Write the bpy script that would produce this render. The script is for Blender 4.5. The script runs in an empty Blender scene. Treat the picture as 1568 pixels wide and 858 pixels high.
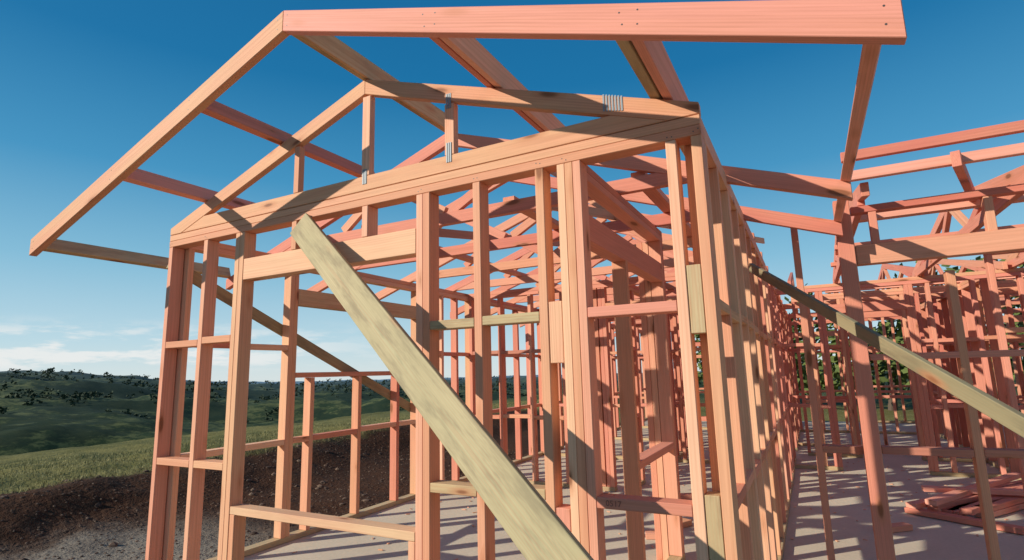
import bpy, bmesh, math, random
from mathutils import Vector, Matrix, noise
random.seed(7)
sc=bpy.context.scene
W=3.751
# ------------------------------------------------------------ node helpers
def newmat(name):
    m=bpy.data.materials.new(name); m.use_nodes=True
    nt=m.node_tree; nt.nodes.clear()
    o=nt.nodes.new('ShaderNodeOutputMaterial'); b=nt.nodes.new('ShaderNodeBsdfPrincipled')
    nt.links.new(b.outputs[0],o.inputs[0])
    return m,nt,b
def N(nt,t,**k):
    n=nt.nodes.new(t)
    for a,v in k.items(): setattr(n,a,v)
    return n
def L(nt,a,b): nt.links.new(a,b)
def mixc(nt,fac,a,b,bt='MIX'):
    n=nt.nodes.new('ShaderNodeMix'); n.data_type='RGBA'; n.blend_type=bt
    for i,v in ((0,fac),(6,a),(7,b)):
        if hasattr(v,'links'): nt.links.new(v,n.inputs[i])
        else: n.inputs[i].default_value=v
    return n.outputs[2]
def math_(nt,op,a,b=0.,c=None,clamp=False):
    n=nt.nodes.new('ShaderNodeMath'); n.operation=op; n.use_clamp=clamp
    for i,v in enumerate((a,b,c)):
        if v is None: continue
        if hasattr(v,'links'): nt.links.new(v,n.inputs[i])
        else: n.inputs[i].default_value=v
    return n.outputs[0]
def mrange(nt,v,a,b,c=0.,d=1.,smooth=True):
    n=nt.nodes.new('ShaderNodeMapRange')
    if smooth: n.interpolation_type='SMOOTHSTEP'
    nt.links.new(v,n.inputs[0])
    for i,x in enumerate((a,b,c,d)): n.inputs[1+i].default_value=x
    return n.outputs[0]
def noise_(nt,vec,scale,detail=4,rough=.55,dist=0.):
    n=nt.nodes.new('ShaderNodeTexNoise'); n.inputs['Scale'].default_value=scale
    n.inputs['Detail'].default_value=detail; n.inputs['Roughness'].default_value=rough
    n.inputs['Distortion'].default_value=dist
    if vec is not None: nt.links.new(vec,n.inputs['Vector'])
    return n.outputs['Fac']
def vscale(nt,v,s):
    n=nt.nodes.new('ShaderNodeVectorMath'); n.operation='MULTIPLY'
    nt.links.new(v,n.inputs[0]); n.inputs[1].default_value=s
    return n.outputs[0]
# ------------------------------------------------------------ wood
def wood():
    m,nt,b=newmat('sawn_pine')
    gc=N(nt,'ShaderNodeAttribute',attribute_name='gc').outputs['Vector']
    ti=N(nt,'ShaderNodeAttribute',attribute_name='tint')
    sep=N(nt,'ShaderNodeSeparateXYZ'); L(nt,ti.outputs['Vector'],sep.inputs[0])
    r1,r2,kind=sep.outputs
    tan=mixc(nt,r1,(.74,.39,.205,1),(.94,.62,.38,1))
    pink=mixc(nt,r1,(.66,.20,.145,1),(.94,.42,.32,1))
    base=mixc(nt,r2,tan,pink)
    drift=noise_(nt,vscale(nt,gc,(1.1,6,6)),1.0,2)
    base=mixc(nt,mrange(nt,drift,.40,.72,0,.45),base,(.82,.34,.22,1))
    green=mixc(nt,drift,(.40,.34,.18,1),(.60,.52,.30,1))
    g2=noise_(nt,vscale(nt,gc,(2.6,16,16)),1.0,4,.7)
    green=mixc(nt,mrange(nt,g2,.42,.68,0,.7),green,(.25,.21,.12,1))
    green=mixc(nt,r2,green,(.115,.10,.07,1))
    base=mixc(nt,kind,base,green)
    w=N(nt,'ShaderNodeTexWave',wave_type='RINGS',rings_direction='X',wave_profile='SIN')
    w.inputs['Scale'].default_value=34; w.inputs['Distortion'].default_value=3.5
    w.inputs['Detail'].default_value=1; w.inputs['Detail Scale'].default_value=.5
    sh=N(nt,'ShaderNodeVectorMath',operation='ADD'); L(nt,vscale(nt,gc,(.09,1,1)),sh.inputs[0]); sh.inputs[1].default_value=(0,.06,.05)
    L(nt,sh.outputs[0],w.inputs['Vector'])
    fine=noise_(nt,vscale(nt,gc,(2.5,95,95)),1.0,2,.6)
    rs=mrange(nt,drift,.3,.7,.05,.24)
    ring=math_(nt,'MULTIPLY',mrange(nt,w.outputs['Fac'],.35,1.0),rs)
    base=mixc(nt,ring,base,(.50,.18,.085,1))
    base=mixc(nt,1.0,base,mixc(nt,fine,(.78,.75,.72,1),(1.12,1.12,1.12,1)),'MULTIPLY')
    vo=N(nt,'ShaderNodeTexVoronoi'); vo.inputs['Scale'].default_value=1.0
    L(nt,vscale(nt,gc,(2.8,10,10)),vo.inputs['Vector'])
    sc_=N(nt,'ShaderNodeSeparateColor'); L(nt,vo.outputs['Color'],sc_.inputs[0])
    sel=math_(nt,'GREATER_THAN',sc_.outputs[0],.52)
    rad=math_(nt,'MULTIPLY',sc_.outputs[1],.13)
    dd=math_(nt,'SUBTRACT',vo.outputs['Distance'],rad)
    k1=math_(nt,'MULTIPLY',mrange(nt,dd,.10,.0),sel)
    k0=math_(nt,'MULTIPLY',mrange(nt,dd,.26,.04,0,.5),sel)
    base=mixc(nt,k0,base,(.54,.20,.09,1)); base=mixc(nt,math_(nt,'MULTIPLY',k1,.8),base,(.22,.075,.03,1))
    L(nt,base,b.inputs['Base Color'])
    b.inputs['Roughness'].default_value=.65; b.inputs['Specular IOR Level'].default_value=.25
    bp=N(nt,'ShaderNodeBump'); bp.inputs['Strength'].default_value=.3; bp.inputs['Distance'].default_value=.002
    L(nt,fine,bp.inputs['Height']); L(nt,bp.outputs[0],b.inputs['Normal'])
    return m
MW=wood()
# ------------------------------------------------------------ timber builder
INNER=False
class Part:
    def __init__(s,name,parent=None,mat=None,bevel=.0025):
        s.name=name;s.v=[];s.f=[];s.g=[];s.t=[];s.parent=parent;s.mat=mat or MW;s.bevel=bevel
    def rnd(s,kind,pink):
        off=Vector((random.uniform(0,40),random.uniform(-.09,.09),random.uniform(-.09,.09)))
        r=random.random()
        if pink is None:
            pink=0. if kind>.3 else random.choice((random.uniform(0,.3),random.uniform(0,.6),random.uniform(.3,.9)))
            if INNER and kind<=.3: pink=random.choice((random.uniform(.2,.6),random.uniform(.6,1.),random.uniform(.7,1.))); r*=.45  # inner timber: redder treated pine, plus interior shade darkened into its colour
        return off,(r,pink,kind)
    def beam(s,p0,p1,a,b,up=(0,0,1),kind=0.,pink=None,roll=0.):
        p0=Vector(p0);p1=Vector(p1);d=p1-p0;ln=d.length;d/=ln
        up=Vector(up); side=d.cross(up)
        if side.length<1e-4: side=d.cross(Vector((0,1,0)))
        side.normalize(); upv=side.cross(d).normalized()
        off,t=s.rnd(kind,pink); base=len(s.v)
        for x in (0,ln):
            for y,z in ((-1,-1),(1,-1),(1,1),(-1,1)):
                s.v.append(p0+d*x+side*(y*a/2)+upv*(z*b/2))
                s.g.append(Vector((x,y*a/2,z*b/2))+off); s.t.append(t)
        for f in ((0,3,2,1),(4,5,6,7),(0,1,5,4),(1,2,6,5),(2,3,7,6),(3,0,4,7)):
            s.f.append([base+i for i in f])
    def box(s,x0,x1,y0,y1,z0,z1,kind=0.,pink=None):
        dx,dy,dz=x1-x0,y1-y0,z1-z0; cx,cy,cz=(x0+x1)/2,(y0+y1)/2,(z0+z1)/2
        if dz>=dx and dz>=dy: s.beam((cx,cy,z0),(cx,cy,z1),dx,dy,up=(0,1,0),kind=kind,pink=pink)
        elif dx>=dy: s.beam((x0,cy,cz),(x1,cy,cz),dy,dz,kind=kind,pink=pink)
        else: s.beam((cx,y0,cz),(cx,y1,cz),dx,dz,kind=kind,pink=pink)
    def prism(s,poly,b0,b1,ang=0.,axis='x',kind=0.,pink=None):
        off,t=s.rnd(kind,pink); base=len(s.v); n=len(poly); ca,sa=math.cos(ang),math.sin(ang)
        zr=sum(-a*sa+z*ca for a,z in poly)/n
        for bb in (b0,b1):
            for a,z in poly:
                s.v.append(Vector((a,bb,z)) if axis=='x' else Vector((bb,a,z)))
                s.g.append(Vector((a*ca+z*sa,-a*sa+z*ca-zr,bb-b0))+off); s.t.append(t)
        s.f.append([base+i for i in range(n)]); s.f.append([base+n+i for i in reversed(range(n))])
        for i in range(n):
            j=(i+1)%n; s.f.append([base+i,base+n+i,base+n+j,base+j])
    def build(s):
        me=bpy.data.meshes.new(s.name); me.from_pydata([tuple(v) for v in s.v],[],s.f)
        bm=bmesh.new(); bm.from_mesh(me); bmesh.ops.recalc_face_normals(bm,faces=bm.faces); bm.to_mesh(me); bm.free()
        for nm,dat in (('gc',s.g),('tint',s.t)):
            at=me.attributes.new(nm,'FLOAT_VECTOR','POINT')
            at.data.foreach_set('vector',[c for v in dat for c in v])
        me.materials.append(s.mat)
        ob=bpy.data.objects.new(s.name,me); sc.collection.objects.link(ob)
        if s.parent: ob.parent=s.parent
        if s.bevel:
            md=ob.modifiers.new('bev','BEVEL'); md.width=s.bevel; md.segments=1; md.limit_method='ANGLE'
        return ob
def empty(name):
    e=bpy.data.objects.new(name,None); sc.collection.objects.link(e); return e
house=empty('timber_house_frame')
J=lambda a=.003: random.uniform(-a,a)
def wall(name,axis,a0,a1,f0,studs,nogs,gaps=(),z0=0.,z1=2.31,plates=True,w=.045,t=.09,botgaps=()):
    P=Part(name,house)
    def bx(lo,hi,zlo,zhi,inset=0.,kind=0.,pink=None):
        if axis=='x': P.box(lo,hi,f0+inset,f0+t-inset,zlo,zhi,kind,pink)
        else: P.box(f0+inset,f0+t-inset,lo,hi,zlo,zhi,kind,pink)
    if plates:
        bx(a0,a1,z1,z1+.0435); bx(a0,a1,z1+.045,z1+.0885,.001)
    segs=[(a0,a1)]
    for g in botgaps:
        segs=[s2 for s1 in segs for s2 in ((s1[0],min(s1[1],g[0])),(max(s1[0],g[1]),s1[1])) if s2[1]-s2[0]>.05]
    for lo,hi in segs: bx(lo,hi,.002,.045,0,.8)
    for s in studs:
        p,wd=s[0],s[1]; zl=s[2] if len(s)>2 else .045; zh=s[3] if len(s)>3 else z1
        n=max(1,round(wd/.045))
        for i in range(n):
            bx(p+i*wd/n+.0006,p+(i+1)*wd/n-.0006,zl+.001,zh-.001,abs(J(.0015)))
    full=sorted([(s[0],s[0]+s[1],(s[2] if len(s)>2 else .045),(s[3] if len(s)>3 else z1)) for s in studs])
    for z,lo,hi,kind in nogs:
        fs=[q for q in full if q[0]>=lo-.06 and q[1]<=hi+.06 and q[2]<z<q[3]]
        for q,r in zip(fs,fs[1:]):
            if r[0]-q[1]>.04: 
                dz=J(.012); bx(q[1]+.001,r[0]-.001,z-.0225+dz,z+.0225+dz,.001,kind)
    for lo,hi,zlo,zhi,kind in gaps: bx(lo,hi,zlo,zhi,.0015,kind)
    return P
def even(a0,a1,sp,skip=()):
    out=[(a0,.045)];n=max(1,round((a1-a0)/sp));st=(a1-a0-.045)/n
    for i in range(1,n):
        x=a0+i*st
        if not any(lo-.1<x<hi+.1 for lo,hi in skip): out.append((x,.045))
    out.append((a1-.045,.045))
    for lo,hi in skip: out+= [(lo-.09,.09),(hi,.09)]
    return out
# ---- front wall of the gable room
P=wall('front_wall_frame','x',0,W,0,
  [(0,.045),(.41,.045),(.755,.09,.045,2.31),(2.26,.09),(2.62,.045),(2.975,.045),(3.09,.12),(3.60,.045),(3.706,.045),
   (1.29,.045,2.125,2.31),(1.87,.045,2.125,2.31)],
  [(1.6,0,.86,0),(.8,0,.86,0),(1.6,2.26,3.03,.85),(.8,2.26,3.03,.7),(1.6,3.09,3.65,0),(.8,3.09,3.65,.1)],
  gaps=[(.847,2.258,1.985,2.124,0),(.847,2.258,.535,.58,.25)])
for z,x0,x1,k in ((1.52,3.021,3.089,0),(.62,3.021,3.089,0),(1.62,3.646,3.705,.75),(.72,3.646,3.705,.75),(.1,3.646,3.705,.3)):
    P.box(x0+.001,x1-.001,.004,.086,z-.14,z+.14,k)
P.box(.847,.89,.003,.087,.045,.533); P.box(2.215,2.257,.003,.087,.045,.533)
P.build()
# ---- left wall
P=wall('left_wall_frame','y',.092,4.0,0,
  [(.095,.045),(.55,.045),(1.02,.09),(1.28,.045,.045,1.345),(1.88,.045,.045,1.345),(2.46,.045,.045,1.345),(2.8,.09),(3.3,.045),(3.62,.045),(3.955,.045)],
  [(.82,.05,2.95,0),(1.6,.1,1.1,0),(.8,2.8,4,0),(1.6,2.8,4,0)],
  gaps=[(1.112,2.798,1.345,1.39,0),(1.112,2.798,1.985,2.13,.5)])
P.build()
P=Part('diagonal_wall_brace',house)
P.beam((-.014,.02,2.2),(-.014,2.95,.92),.025,.09,kind=1.,pink=.3)
P.build()
# ---- right wall
P=wall('right_wall_frame','y',.092,4.0,W-.09,
  [(.095,.045),(.45,.045),(.85,.09),(1.3,.045),(1.72,.09),(2.15,.045),(2.6,.045),(3.05,.045),(3.5,.045),(3.955,.045)],
  [(.8,0,4,0),(1.6,0,4,.4)])
P.build()
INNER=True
P=wall('entry_partition_frame','y',.092,1.95,3.05,[(.094,.09),(.9,.045,.045,2.0),(1.86,.09)],[(.8,.9,1.95,0)],
       gaps=[(.185,1.858,1.99,2.13,0)])
P.build()
P=Part('partition_posts',house)
P.box(2.956,3.001,1.861,1.951,.0,2.31);P.box(3.003,3.047,1.858,1.948,.0,2.31)
P.build()
P=wall('cross_wall_frame','x',.092,W-.1,3.91,even(.1,W-.1,.45,[(2.0,2.85)]),[(.8,0,2.0,0),(1.6,0,2.0,.3),(.8,2.85,4,0),(1.6,2.85,4,0)],gaps=[(2.0,2.85,2.0,2.12,0)],botgaps=[(2.0,2.85)])
P.build()
def iw(n,axis,a0,a1,f0,door=None,sp=.45):
    nogs=[(.8,a0,a1,random.choice((0,0,.4))),(1.6,a0,a1,random.choice((0,0,.5)))]; g=[];bg=[];sk=[]
    if door:
        sk=[door]; g=[(door[0],door[1],2.0,2.12,0)]; bg=[door]
        nogs=[(.8,a0,door[0],0),(1.6,a0,door[0],0),(.8,door[1],a1,0),(1.6,door[1],a1,0)]
    wall(n,axis,a0,a1,f0,even(a0,a1,sp,sk),nogs,gaps=g,botgaps=bg).build()
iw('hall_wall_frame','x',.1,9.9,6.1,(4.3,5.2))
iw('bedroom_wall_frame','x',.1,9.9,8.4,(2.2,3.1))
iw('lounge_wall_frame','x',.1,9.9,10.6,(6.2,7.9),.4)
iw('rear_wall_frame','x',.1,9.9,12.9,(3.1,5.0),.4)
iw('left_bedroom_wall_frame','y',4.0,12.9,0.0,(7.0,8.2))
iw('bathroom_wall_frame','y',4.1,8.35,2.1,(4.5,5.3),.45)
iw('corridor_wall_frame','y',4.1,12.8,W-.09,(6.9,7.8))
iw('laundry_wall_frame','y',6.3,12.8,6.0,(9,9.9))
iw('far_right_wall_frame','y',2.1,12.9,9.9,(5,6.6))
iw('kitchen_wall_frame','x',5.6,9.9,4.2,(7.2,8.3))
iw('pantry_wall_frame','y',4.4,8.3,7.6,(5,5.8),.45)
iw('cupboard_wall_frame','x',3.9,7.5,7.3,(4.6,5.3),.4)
P=wall('porch_wall_frame','x',W+.002,9.9,1.95,
   [(4.03,.045),(4.31,.09),(4.86,.045,.045,1.9),(5.45,.045,.045,1.9),(6.0,.045,.045,1.9),(6.6,.09),(7.2,.045),(7.8,.045),(8.4,.045),(9.8,.045)],
   [(.8,4.0,9,.3)],gaps=[(4.402,6.598,1.36,1.4,0),(4.402,6.598,1.99,2.12,.0)],plates=False,z1=2.34)
P.box(4.30,4.39,1.86,1.948,.0,2.42)
P.box(4.402,9.9,1.955,2.035,2.34,2.385)
for i in range(8): P.box(4.5+i*.6,4.545+i*.6,1.96,2.03,2.12,2.339)
P.build()
# ------------------------------------------------------------ roof
SL=.345; APX=W/2; ZT=3.19; ang=math.atan(SL)
zt=lambda x: ZT-SL*abs(x-APX)
def gtruss(P,Y,t,xl,xr,webs,diag=(),pink=None):
    zz=lambda x: zt(x)-.09
    D=.095; zb=2.402
    for sgn,xe in ((-1,xl),(1,xr)):
        e=xe
        if (sgn<0 and e>=-.01) or (sgn>0 and e<=W+.01):
            xb=APX+sgn*((ZT-.09-D-zb)/SL)
            poly=[(e,zb),(e,zz(e)),(APX,zz(APX)),(APX,zz(APX)-D),(xb,zb)]
        else:
            poly=[(e,zz(e)-D),(e,zz(e)),(APX,zz(APX)),(APX,zz(APX)-D)]
        P.prism(poly,Y,Y+t,-sgn*ang,pink=pink)
    k0=(ZT-.09-D-zb)/SL; k1=(ZT-.09-D-2.49)/SL
    P.prism([(APX-k0+.003,zb),(APX+k0-.003,zb),(APX+k1-.003,2.49),(APX-k1+.003,2.49)],Y+.0005,Y+t,0,pink=pink)
    for x,w in webs: 
        top=min(zz(x),zz(x+w))-D-.003
        P.box(x,x+w,Y+.001,Y+t-.001,2.492,top,pink=.3)
    for (xa,za,xb_,zb_) in diag:
        P.beam((xa,Y+t/2,za),(xb_,Y+t/2,zb_),t-.006,.07,up=(0,0,1))
P=Part('gable_end_truss',house)
gtruss(P,.0,.045,0,W,[(1.29,.045),(1.86,.06),(2.45,.06)],pink=.08); P.build()
P=Part('roof_trusses',house)
Y=.86
while Y<12.9:
    xr=4.33 if Y<1.9 else W
    gtruss(P,Y,.045,-.585,xr,[],[(.85,2.50,1.3,2.84),(1.3,2.80,1.84,2.50),(1.91,2.50,2.45,2.80),(2.45,2.84,2.9,2.50)])
    Y+=.9 if Y<4 else .75
P.build()
P=Part('wing_roof_trusses',house)
def wtruss(P,X,y0,y1,rise,zc=2.40):
    m=(y0+y1)/2; t=.045; s=rise/(m-y0); a=math.atan(s)
    P.box(X,X+t,y0,y1,zc,zc+.09)
    for sg,ye in ((-1,y0-.3),(1,y1+.2)):
        f=lambda y: zc+.12+rise-s*abs(y-m)
        P.prism([(ye,f(ye)-.09),(ye,f(ye)),(m,f(m)),(m,f(m)-.09)],X+.001,X+t+.001,-sg*a,axis='y')
    n=6
    for i in range(n):
        ya=y0+.4+(y1-y0-.8)*i/n; yb=y0+.4+(y1-y0-.8)*(i+1)/n
        g=lambda y: zc+.05+rise-s*abs(y-m)
        if i%2==0: P.beam((X+t/2,ya,zc+.05),(X+t/2,yb,g(yb)),t-.004,.07)
        else: P.beam((X+t/2,ya,g(ya)),(X+t/2,yb,zc+.05),t-.004,.07)
X=4.45
while X<10: wtruss(P,X,2.0,6.2,.34); X+=.9
X=3.9
while X<10: wtruss(P,X,6.25,12.9,.6); X+=.75
for y,z in ((2.9,2.495),(4.1,2.495),(5.2,2.495),(8,2.495),(9.6,2.495),(11,2.495)):
    P.box(4.40,10,y,y+.09,z,z+.045,pink=.8)
P.box(4.36,10,1.60,1.645,2.47,2.53,pink=.95); P.box(4.36,10,1.601,1.645,2.60,2.66,pink=1.)
P.beam((4.9,1.5,2.47),(5.35,3.2,2.6),.045,.09)
P.build()
P=Part('ceiling_binders',house)
for x in (1.0,2.3,3.2): P.box(x,x+.09,.91,12.6,2.493,2.536)
for x in (1.4,2.6): P.beam((x,.95,2.45),(x+1.1,5.2,2.9),.02,.07,kind=.3)
P.build()
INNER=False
P=Part('barge_boards',house)
BY=-.592; T=.045
P.prism([(-.603,zt(-.603)-.115),(-.603,zt(-.603)),(APX-.0005,ZT),(APX-.0005,ZT-.115)],BY,BY+T,ang,pink=.05)
P.prism([(APX+.0005,ZT-.115),(APX+.0005,ZT),(4.375,zt(4.375)),(4.375,zt(4.375)-.12)],BY,BY+T,-ang,pink=1.)
P.build()
P=Part('outrigger_purlins',house)
def purlin(x,w,y1,kind=0.,pink=None,d=.098,y0=BY+T+.002,nub=.022):
    sg=-1 if x<APX else 1
    n=Vector((sg*SL,0,1)).normalized(); c=Vector((x,0,zt(x)+nub))-n*(d/2)
    P.beam((c.x,y0,c.z),(c.x,y1,c.z),w,d,up=n,kind=kind,pink=pink)
purlin(1.12,.045,.90,pink=.9);purlin(.36,.045,.90,pink=.9)
purlin(APX-.035,.045,.92,kind=.9);purlin(APX+.035,.045,.92,kind=.55)
purlin(2.76,.045,.93,pink=.9);purlin(2.815,.045,.93,pink=.6)
purlin(3.60,.05,.93,kind=.8);purlin(3.656,.045,.93,pink=.9)
purlin(-.565,.045,.86,kind=.75,d=.09,nub=0);purlin(4.335,.045,1.95,pink=.85,d=.09,nub=0)
P.build()
# galvanised nail plates, nails, ink stamp
m,nt,b=newmat('galvanised_steel');b.inputs['Base Color'].default_value=(.27,.31,.34,1);b.inputs['Metallic'].default_value=.1;b.inputs['Roughness'].default_value=.55
P=Part('nail_plates',house,mat=m,bevel=0)
for x0,x1,z0,z1 in ((2.462,2.498,2.45,2.56),(2.462,2.498,2.755,2.84),(1.872,1.906,2.44,2.53)):
    nn=3
    for i in range(nn):
        w_=(x1-x0)/nn; P.box(x0+i*w_,x0+i*w_+w_*.66,-.003,-.0008,z0,z1)
for i in range(7): P.box(3.335+i*.014,3.343+i*.014,-.003,-.0008,2.515-.003*i,2.598-.0048*i)
P.build()
mN,nt,b=newmat('nail_steel');b.inputs['Base Color'].default_value=(.08,.07,.065,1);b.inputs['Roughness'].default_value=.5
v=[];f=[]
def nail(x,y,z,r=.004):
    o=len(v)
    for k in range(8): v.append((x+r*math.cos(k*.785),y,z+r*math.sin(k*.785)))
    f.append(tuple(o+k for k in range(8)))
for x in (-.565,.36,1.12,1.84,1.91,2.76,2.815,3.60,3.656,4.335):
    for dz in (.03,.085): nail(x+J(.006),BY-.0008,zt(x)-dz+J(.006),.0032)
for x in (.02,.43,.78,2.285,2.64,2.995,3.13,3.62,3.73):
    for dx in (-.01,.01): nail(x+dx,-.0008,2.33+J(.008),.003)
me=bpy.data.meshes.new('nails');me.from_pydata(v,[],f);me.materials.append(mN)
ob=bpy.data.objects.new('nails',me);sc.collection.objects.link(ob);ob.parent=house
mI,nt,b=newmat('stamp_ink');b.inputs['Base Color'].default_value=(.30,.11,.07,1);b.inputs['Roughness'].default_value=.8
cu=bpy.data.curves.new('ink_stamp','FONT');cu.body='0517';cu.size=.034;cu.materials.append(mI)
ob=bpy.data.objects.new('ink_stamp',cu);ob.location=(3.25,-.0012,.788);ob.rotation_euler=(math.pi/2,0,0);sc.collection.objects.link(ob);ob.parent=house
# ---- raking props
P=Part('timber_brace_plank',None)
a=Vector((1.43,-.035,2.24)); b_=Vector((3.31,-.63,.77)); d=(b_-a)
P.beam(a-d*.02,a+d*1.69,.16,.036,up=(-.15,-1,.35),kind=1.,pink=.10); P.build()
P=Part('timber_brace_plank',None)
a=Vector((3.775,1.9,2.02)); b_=Vector((4.62,-.01,1.14)); d=b_-a
P.beam(a-d*.03,a+d*2.55,.025,.062,up=(0,0,1),kind=1.,pink=.5); P.build()
P=Part('timber_stack',None)
for i in range(9):
    lay=i//4; k=i%4
    x=4.95+k*.11+J(.03); P.beam((x-.15+J(.1),3.9+J(.1),.03+lay*.047),(x+1.0+J(.1),5.6+J(.2),.03+lay*.047),.09,.045,pink=.9)
P.beam((4.7,4.0,.03),(5.4,3.55,.03),.09,.045,pink=.9);P.beam((4.9,4.5,.13),(6.2,4.6,.15),.09,.045,pink=.95)
P.build()
P=Part('timber_offcuts',None)
for x,y,l,an in ((2.75,2.35,.22,.3),(2.85,2.6,.3,1.1),(2.3,3.5,.5,.2),(2.5,3.7,.6,.5),(1.2,3.2,.3,2),(4.4,3.2,.3,.7),(1.7,2.4,.18,1.9),(3.3,3.2,.4,.9),(2.6,3.4,.25,2.2)):
    P.beam((x,y,.024),(x+l*math.cos(an),y+l*math.sin(an),.026),.09,.045)
P.build()
P=Part('wood_chips',None,bevel=0)
for i in range(420):
    x=random.uniform(.2,8);y=random.uniform(.2,7);an=random.uniform(0,6.28);l=random.uniform(.008,.05)
    P.beam((x,y,.005),(x+l*math.cos(an),y+l*math.sin(an),.007),random.uniform(.004,.018),.005)
P.build()
# ------------------------------------------------------------ slab
m,nt,b=newmat('concrete')
geo=N(nt,'ShaderNodeNewGeometry').outputs['Position']
n1=noise_(nt,geo,1.3,4,.6);n2=noise_(nt,geo,40,2,.6)
c=mixc(nt,n1,(.50,.43,.31,1),(.76,.67,.52,1));c=mixc(nt,mrange(nt,n2,.3,.7,0,.22),c,(.38,.31,.22,1))
L(nt,c,b.inputs['Base Color']);b.inputs['Roughness'].default_value=.8
bp=N(nt,'ShaderNodeBump');bp.inputs['Strength'].default_value=.3;bp.inputs['Distance'].default_value=.004;L(nt,n2,bp.inputs['Height']);L(nt,bp.outputs[0],b.inputs['Normal'])
P=Part('concrete_slab',None,mat=m,bevel=.01)
P.box(-.03,10.1,-.03,13.05,-.45,0.)
P.build()
# ------------------------------------------------------------ terrain
def ss(a,b,x):
    t=max(0,min(1,(x-a)/(b-a))); return t*t*(3-2*t)
def nz(x,y,s,o=4): 
    return noise.fractal(Vector((x/s,y/s,3.7)),1.0,2.0,o)
def H(x,y):
    r=math.hypot(x,y)
    wob=.35*nz(x,y,2.5,2) if r<60 else 0
    xx=x+wob
    z=-.36
    if r<60:
        z+=.035*nz(x,y,.8,4)+.05*nz(x,y,1.2,4)*ss(-3,-5,xx)
    z+=(.40+.10*nz(x,y,3,3))*ss(-3.2,-5.0,xx)
    dl=-x
    z-=.5*ss(6,13,dl)
    z-=24*ss(11,110,dl)
    z-=8*ss(90,260,dl)
    th=math.degrees(math.atan2(-x,y))
    k=ss(60,260,r)*ss(10,80,dl)
    rid=1-abs(nz(x+900,y-320,230,3))*2.0
    z+=(nz(x+300,y-120,130,4)*8+rid*8)*k
    z+=nz(x-77,y+41,38,4)*3.2*ss(25,110,r)*ss(12,50,dl)*(1-ss(600,1200,r))
    up=ss(260,1000,r)*ss(20,90,dl)
    z+=up*(9+35*ss(50,68,th)+nz(x,y,420,4)*(5+8*ss(48,60,th)))
    z-=up*26*ss(1300,3000,r)*ss(62,48,th)
    return z
vs=[];fs=[]
NA=460
radii=[0.0]; r=.4
while r<7000:
    radii.append(r); r*=1.03
    if r<12: r=min(r,radii[-1]+.16)
CX,CY=-4.,3.
for r in radii[1:]:
    for k in range(NA):
        u=k/NA; a=math.radians(-20+ (140*(u/.66) if u<.66 else 140+220*((u-.66)/.34)))
        x=CX-r*math.sin(a); y=CY+r*math.cos(a)
        vs.append((x,y,H(x,y)))
vs.append((CX,CY,H(CX,CY)))
nr=len(radii)-1
for i in range(nr-1):
    for k in range(NA):
        k2=(k+1)%NA; fs.append((i*NA+k,i*NA+k2,(i+1)*NA+k2,(i+1)*NA+k))
c0=len(vs)-1
for k in range(NA): fs.append((c0,(k+1)%NA,k))
me=bpy.data.meshes.new('terrain');me.from_pydata(vs,[],fs)
bm=bmesh.new();bm.from_mesh(me);bmesh.ops.recalc_face_normals(bm,faces=bm.faces);bm.to_mesh(me);bm.free()
if me.polygons[0].normal.z<0: me.flip_normals()
me.polygons.foreach_set('use_smooth',[True]*len(me.polygons))
ground=bpy.data.objects.new('ground',me);sc.collection.objects.link(ground)
m,nt,b=newmat('ground_soil_and_pasture')
geo=N(nt,'ShaderNodeNewGeometry').outputs['Position']
sp=N(nt,'ShaderNodeSeparateXYZ');L(nt,geo,sp.inputs[0])
nA=noise_(nt,geo,1.5,5,.7);nB=noise_(nt,geo,14,3,.7);nC=noise_(nt,geo,.014,6,.7);nD=noise_(nt,geo,.09,5,.75)
soil=mixc(nt,nA,(.022,.012,.008,1),(.10,.042,.020,1));soil=mixc(nt,mrange(nt,nB,.45,.75,0,.5),soil,(.11,.06,.035,1))
gravel=mixc(nt,nB,(.12,.10,.08,1),(.31,.265,.21,1))
nf=math_(nt,'ADD',math_(nt,'MULTIPLY',nA,1.2),math_(nt,'MULTIPLY',sp.outputs[0],.55))
gm=mrange(nt,nf,-1.5,-.8)
ym=mrange(nt,sp.outputs[1],2.8,1.3)
near=mixc(nt,math_(nt,'MULTIPLY',gm,ym),soil,gravel)
grass=mixc(nt,nA,(.11,.11,.03,1),(.31,.26,.095,1));grass=mixc(nt,mrange(nt,nB,.4,.7,0,.5),grass,(.16,.13,.055,1))
grass=mixc(nt,mrange(nt,nD,.50,.62,0,.6),grass,(.07,.08,.025,1))
past=mixc(nt,mrange(nt,nD,.42,.60),(.026,.045,.018,1),(.11,.12,.045,1))
past=mixc(nt,mrange(nt,nC,.47,.53,0,.85),past,(.014,.028,.014,1))
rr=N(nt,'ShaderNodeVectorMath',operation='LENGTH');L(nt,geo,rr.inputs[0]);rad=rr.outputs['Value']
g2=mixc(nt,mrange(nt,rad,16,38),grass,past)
g2=mixc(nt,mrange(nt,rad,350,3000,0,.9),g2,(.16,.25,.33,1))  # aerial haze painted into the colour, bluer with distance
bx=math_(nt,'ADD',sp.outputs[0],math_(nt,'MULTIPLY',math_(nt,'SUBTRACT',nA,.5),1.6))
gmask=mrange(nt,bx,-4.7,-5.4)
back=mrange(nt,sp.outputs[1],14.5,17)
gmask=math_(nt,'MAXIMUM',gmask,back)
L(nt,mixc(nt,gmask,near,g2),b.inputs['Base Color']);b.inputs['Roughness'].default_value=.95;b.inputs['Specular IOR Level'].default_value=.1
bp=N(nt,'ShaderNodeBump');bp.inputs['Strength'].default_value=.8;bp.inputs['Distance'].default_value=.05
L(nt,nB,bp.inputs['Height']);L(nt,bp.outputs[0],b.inputs['Normal'])
me.materials.append(m)
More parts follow.
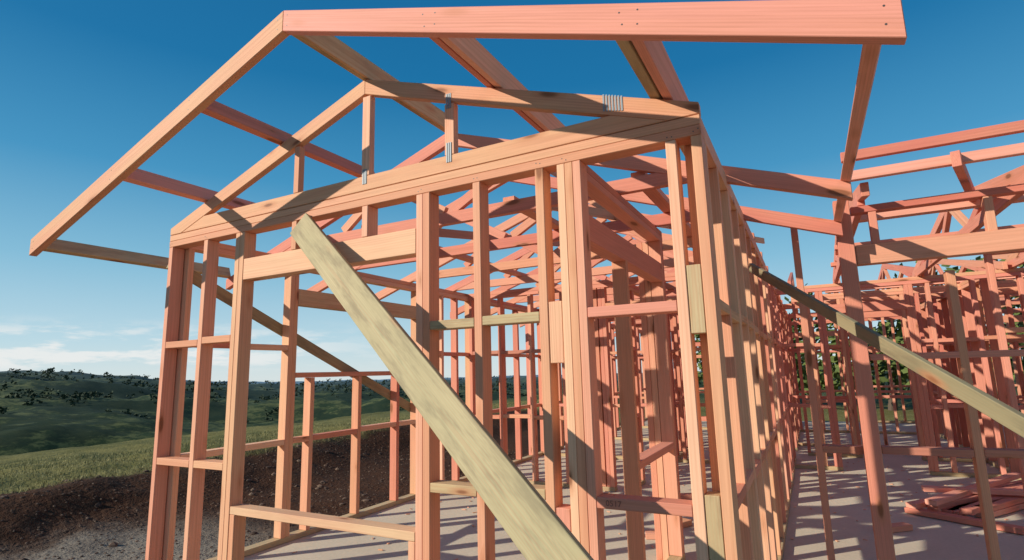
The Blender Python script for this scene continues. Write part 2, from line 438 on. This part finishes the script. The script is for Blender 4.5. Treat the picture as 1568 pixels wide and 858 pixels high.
def meshobj(name,v,f,mat,smooth=False):
    me=bpy.data.meshes.new(name);me.from_pydata(v,[],f);me.materials.append(mat)
    ob=bpy.data.objects.new(name,me);sc.collection.objects.link(ob);return ob
ico=[(0,0,1),(.89,0,.45),(.28,.85,.45),(-.72,.53,.45),(-.72,-.53,.45),(.28,-.85,.45),(.72,.53,-.45),(-.28,.85,-.45),(-.89,0,-.45),(-.28,-.85,-.45),(.72,-.53,-.45),(0,0,-1)]
icf=[(0,1,2),(0,2,3),(0,3,4),(0,4,5),(0,5,1),(1,6,2),(2,7,3),(3,8,4),(4,9,5),(5,10,1),(6,7,2),(7,8,3),(8,9,4),(9,10,5),(10,6,1),(11,7,6),(11,8,7),(11,9,8),(11,10,9),(11,6,10)]
mS,nt,b=newmat('stones')
geo=N(nt,'ShaderNodeNewGeometry').outputs['Position'];n1=noise_(nt,geo,9,2)
L(nt,mixc(nt,mrange(nt,n1,.35,.65),(.045,.023,.014,1),(.16,.10,.065,1)),b.inputs['Base Color']);b.inputs['Roughness'].default_value=.9
v=[];f=[]
for i in range(4200):
    x=random.uniform(-5.2,-.1);y=random.uniform(-2,9)
    s=random.uniform(.006,.02)*(1 if random.random()<.94 else 2.6)
    z=H(x,y);o=len(v)
    for p in ico: v.append((x+p[0]*s*random.uniform(.7,1.3),y+p[1]*s*random.uniform(.7,1.3),z+p[2]*s*random.uniform(.5,1)))
    f+=[tuple(o+k for k in q) for q in icf]
meshobj('loose_stones',v,f,mS)
mG,nt,b=newmat('grass_blades')
geo=N(nt,'ShaderNodeNewGeometry').outputs['Position'];n1=noise_(nt,geo,1.2,2)
L(nt,mixc(nt,n1,(.11,.12,.03,1),(.36,.30,.13,1)),b.inputs['Base Color']);b.inputs['Roughness'].default_value=.8
v=[];f=[]
for i in range(26000):
    x=-4.8-abs(random.gauss(0,3.2));y=random.uniform(-3,22)
    z=H(x,y);h=random.uniform(.02,.07);a=random.uniform(0,6.28);w=.006;o=len(v)
    ca,sa=math.cos(a)*w,math.sin(a)*w
    v+=[(x-ca,y-sa,z-.01),(x+ca,y+sa,z-.01),(x+random.uniform(-.03,.03),y+random.uniform(-.03,.03),z+h)]
    f.append((o,o+1,o+2))
meshobj('grass',v,f,mG)
mF,nt,b=newmat('foliage')
geo=N(nt,'ShaderNodeNewGeometry').outputs['Position'];n1=noise_(nt,geo,.9,2)
L(nt,mixc(nt,n1,(.05,.08,.018,1),(.17,.21,.045,1)),b.inputs['Base Color']);b.inputs['Roughness'].default_value=.8
mD,nt,b=newmat('distant_foliage')
geo=N(nt,'ShaderNodeNewGeometry').outputs['Position'];n1=noise_(nt,geo,.05,2)
L(nt,mixc(nt,n1,(.014,.030,.014,1),(.045,.065,.028,1)),b.inputs['Base Color']);b.inputs['Roughness'].default_value=.9
mB,nt,b=newmat('bark');b.inputs['Base Color'].default_value=(.10,.07,.05,1);b.inputs['Roughness'].default_value=.9
def crown(v,f,x,y,z,h,wd,n,leaf,lo=.35):
    cl=[(random.gauss(0,.33)*wd,random.gauss(0,.33)*wd,h*random.uniform(lo,.9),random.uniform(.22,.42)*wd) for _ in range(max(4,n//60))]
    for i in range(n):
        c=random.choice(cl); d=Vector((random.gauss(0,1),random.gauss(0,1),random.gauss(0,1))).normalized()*c[3]*random.uniform(.6,1.08)
        p=Vector((x+c[0]+d.x,y+c[1]+d.y,z+c[2]+d.z*.8)); 
        a=Vector((random.gauss(0,1),random.gauss(0,1),random.gauss(0,1))).normalized(); b2=a.orthogonal().normalized()
        s=leaf*random.uniform(.6,1.4); o=len(v)
        v+=[tuple(p+a*s),tuple(p+b2*s*.7),tuple(p-a*s),tuple(p-b2*s*.7)]; f.append((o,o+1,o+2,o+3))
v=[];f=[];cnt=0
while cnt<2500:
    th=math.radians(random.uniform(25,95)); r=math.exp(random.uniform(math.log(95),math.log(1600)))
    x=-r*math.sin(th);y=r*math.cos(th)
    t_=.36 if r<200 else (.24 if r<650 else -.05)
    if nz(x,y,70,3)+.4*nz(x,y,260,2)<t_ and random.random()>.006: continue
    z=H(x,y);hh=random.uniform(2.,4.5)*(1+r/1200);cnt+=1
    if r<200: hh*=.8
    n=110 if r<200 else (44 if r<350 else (22 if r<650 else 12))
    crown(v,f,x,y,z-.9,hh,hh*.8,n,hh*(.07 if r<200 else (.12 if r<350 else .19)),.2)
meshobj('distant_trees',v,f,mD)
def tree(x,y,h,n=1500,leaf=.15):
    z=H(x,y); e=bpy.data.objects.new('broadleaf_tree',None);e.location=(x,y,z);sc.collection.objects.link(e)
    v=[];f=[];crown(v,f,0,0,0,h,h*.7,n,leaf,.25)
    o=meshobj('crown',v,f,mF);o.parent=e
    v=[];f=[]
    def limb(p,q,r0,r1):
        p=Vector(p);q=Vector(q);d=(q-p).normalized();s=d.orthogonal().normalized();t=d.cross(s);o=len(v)
        for c,r in ((p,r0),(q,r1)):
            for k in range(7): v.append(tuple(c+s*r*math.cos(k*.8976)+t*r*math.sin(k*.8976)))
        for k in range(7): f.append((o+k,o+(k+1)%7,o+7+(k+1)%7,o+7+k))
    limb((0,0,-.2),(0.05*h,0,h*.45),.035*h,.022*h)
    for k in range(6):
        a=k*1.05+random.random();limb((.03*h,0,h*random.uniform(.25,.42)),(math.cos(a)*h*.3,math.sin(a)*h*.3,h*random.uniform(.55,.8)),.018*h,.006*h)
    o=meshobj('trunk',v,f,mB);o.parent=e
for x,y,h in ((0.5,26,3.4),(3.2,24,3.8),(6.5,22,4.6),(9,21,4.8),(11.5,19,5),(14,18,5.2),(17,16,5.2),(20,14,5.4),(22,10,5),(13,26,6)): tree(x,y,h)
# ------------------------------------------------------------ light & sky
sv=Vector((-.66,-.68,.43)).normalized()
el=math.asin(sv.z)
sun=bpy.data.lights.new('sun','SUN');sun.energy=5.0;sun.angle=math.radians(.5);sun.color=(1,.93,.80)
so=bpy.data.objects.new('sun',sun);sc.collection.objects.link(so)
so.rotation_euler=sv.to_track_quat('Z','Y').to_euler()
w=bpy.data.worlds.new('World');sc.world=w;w.use_nodes=True;nt=w.node_tree;nt.nodes.clear()
o=N(nt,'ShaderNodeOutputWorld');bg=N(nt,'ShaderNodeBackground');L(nt,bg.outputs[0],o.inputs[0])
sk=N(nt,'ShaderNodeTexSky',sky_type='NISHITA');sk.sun_disc=False;sk.sun_elevation=el
sk.sun_rotation=math.atan2(sv.x,sv.y);sk.air_density=1.0;sk.dust_density=.3;sk.ozone_density=2.0;sk.altitude=200
tc=N(nt,'ShaderNodeTexCoord');sp=N(nt,'ShaderNodeSeparateXYZ');L(nt,tc.outputs['Generated'],sp.inputs[0])
cr=N(nt,'ShaderNodeValToRGB');L(nt,sp.outputs[2],cr.inputs[0])
E=cr.color_ramp.elements
stops=((0,(.74,.85,.88)),(.06,(.54,.76,.87)),(.18,(.25,.56,.76)),(.32,(.055,.33,.60)),(.48,(.002,.185,.43)),(1,(.001,.07,.24)))
E[0].position=0;E[0].color=stops[0][1]+(1,);E[1].position=1;E[1].color=stops[-1][1]+(1,)
for p_,c_ in stops[1:-1]:
    e_=E.new(p_);e_.color=c_+(1,)
g10=vscale(nt,cr.outputs[0],(10,10,10))
skc=mixc(nt,.86,sk.outputs[0],g10)
cl=noise_(nt,vscale(nt,tc.outputs['Generated'],(1,1,5)),7.5,5,.62)
band=math_(nt,'MULTIPLY',mrange(nt,sp.outputs[2],.008,.03),mrange(nt,sp.outputs[2],.10,.055))
lf=mrange(nt,sp.outputs[0],-.6,-.85)
cf=math_(nt,'MULTIPLY',math_(nt,'MULTIPLY',mrange(nt,cl,.47,.60),band),lf)
L(nt,mixc(nt,math_(nt,'MULTIPLY',cf,.8),skc,(9.2,9.2,9.0,1)),bg.inputs[0])
bg.inputs[1].default_value=.094
# ------------------------------------------------------------ camera
yaw,pit,rol,F=.487,.166,-.026,842.
f_=Vector((-math.sin(yaw)*math.cos(pit),math.cos(yaw)*math.cos(pit),math.sin(pit)))
r_=Vector((math.cos(yaw),math.sin(yaw),0));u_=r_.cross(f_)
R=r_*math.cos(rol)+u_*math.sin(rol);U=-r_*math.sin(rol)+u_*math.cos(rol)
cam=bpy.data.cameras.new('camera');cam.sensor_width=36;cam.lens=F/1568*36;cam.clip_end=12000;cam.clip_start=.05
co=bpy.data.objects.new('camera',cam);sc.collection.objects.link(co)
co.matrix_world=Matrix(((R.x,U.x,-f_.x,4.054),(R.y,U.y,-f_.y,-2.298),(R.z,U.z,-f_.z,1.345),(0,0,0,1)))
sc.camera=co
sc.view_settings.view_transform='Standard';sc.view_settings.look='None';sc.view_settings.exposure=0
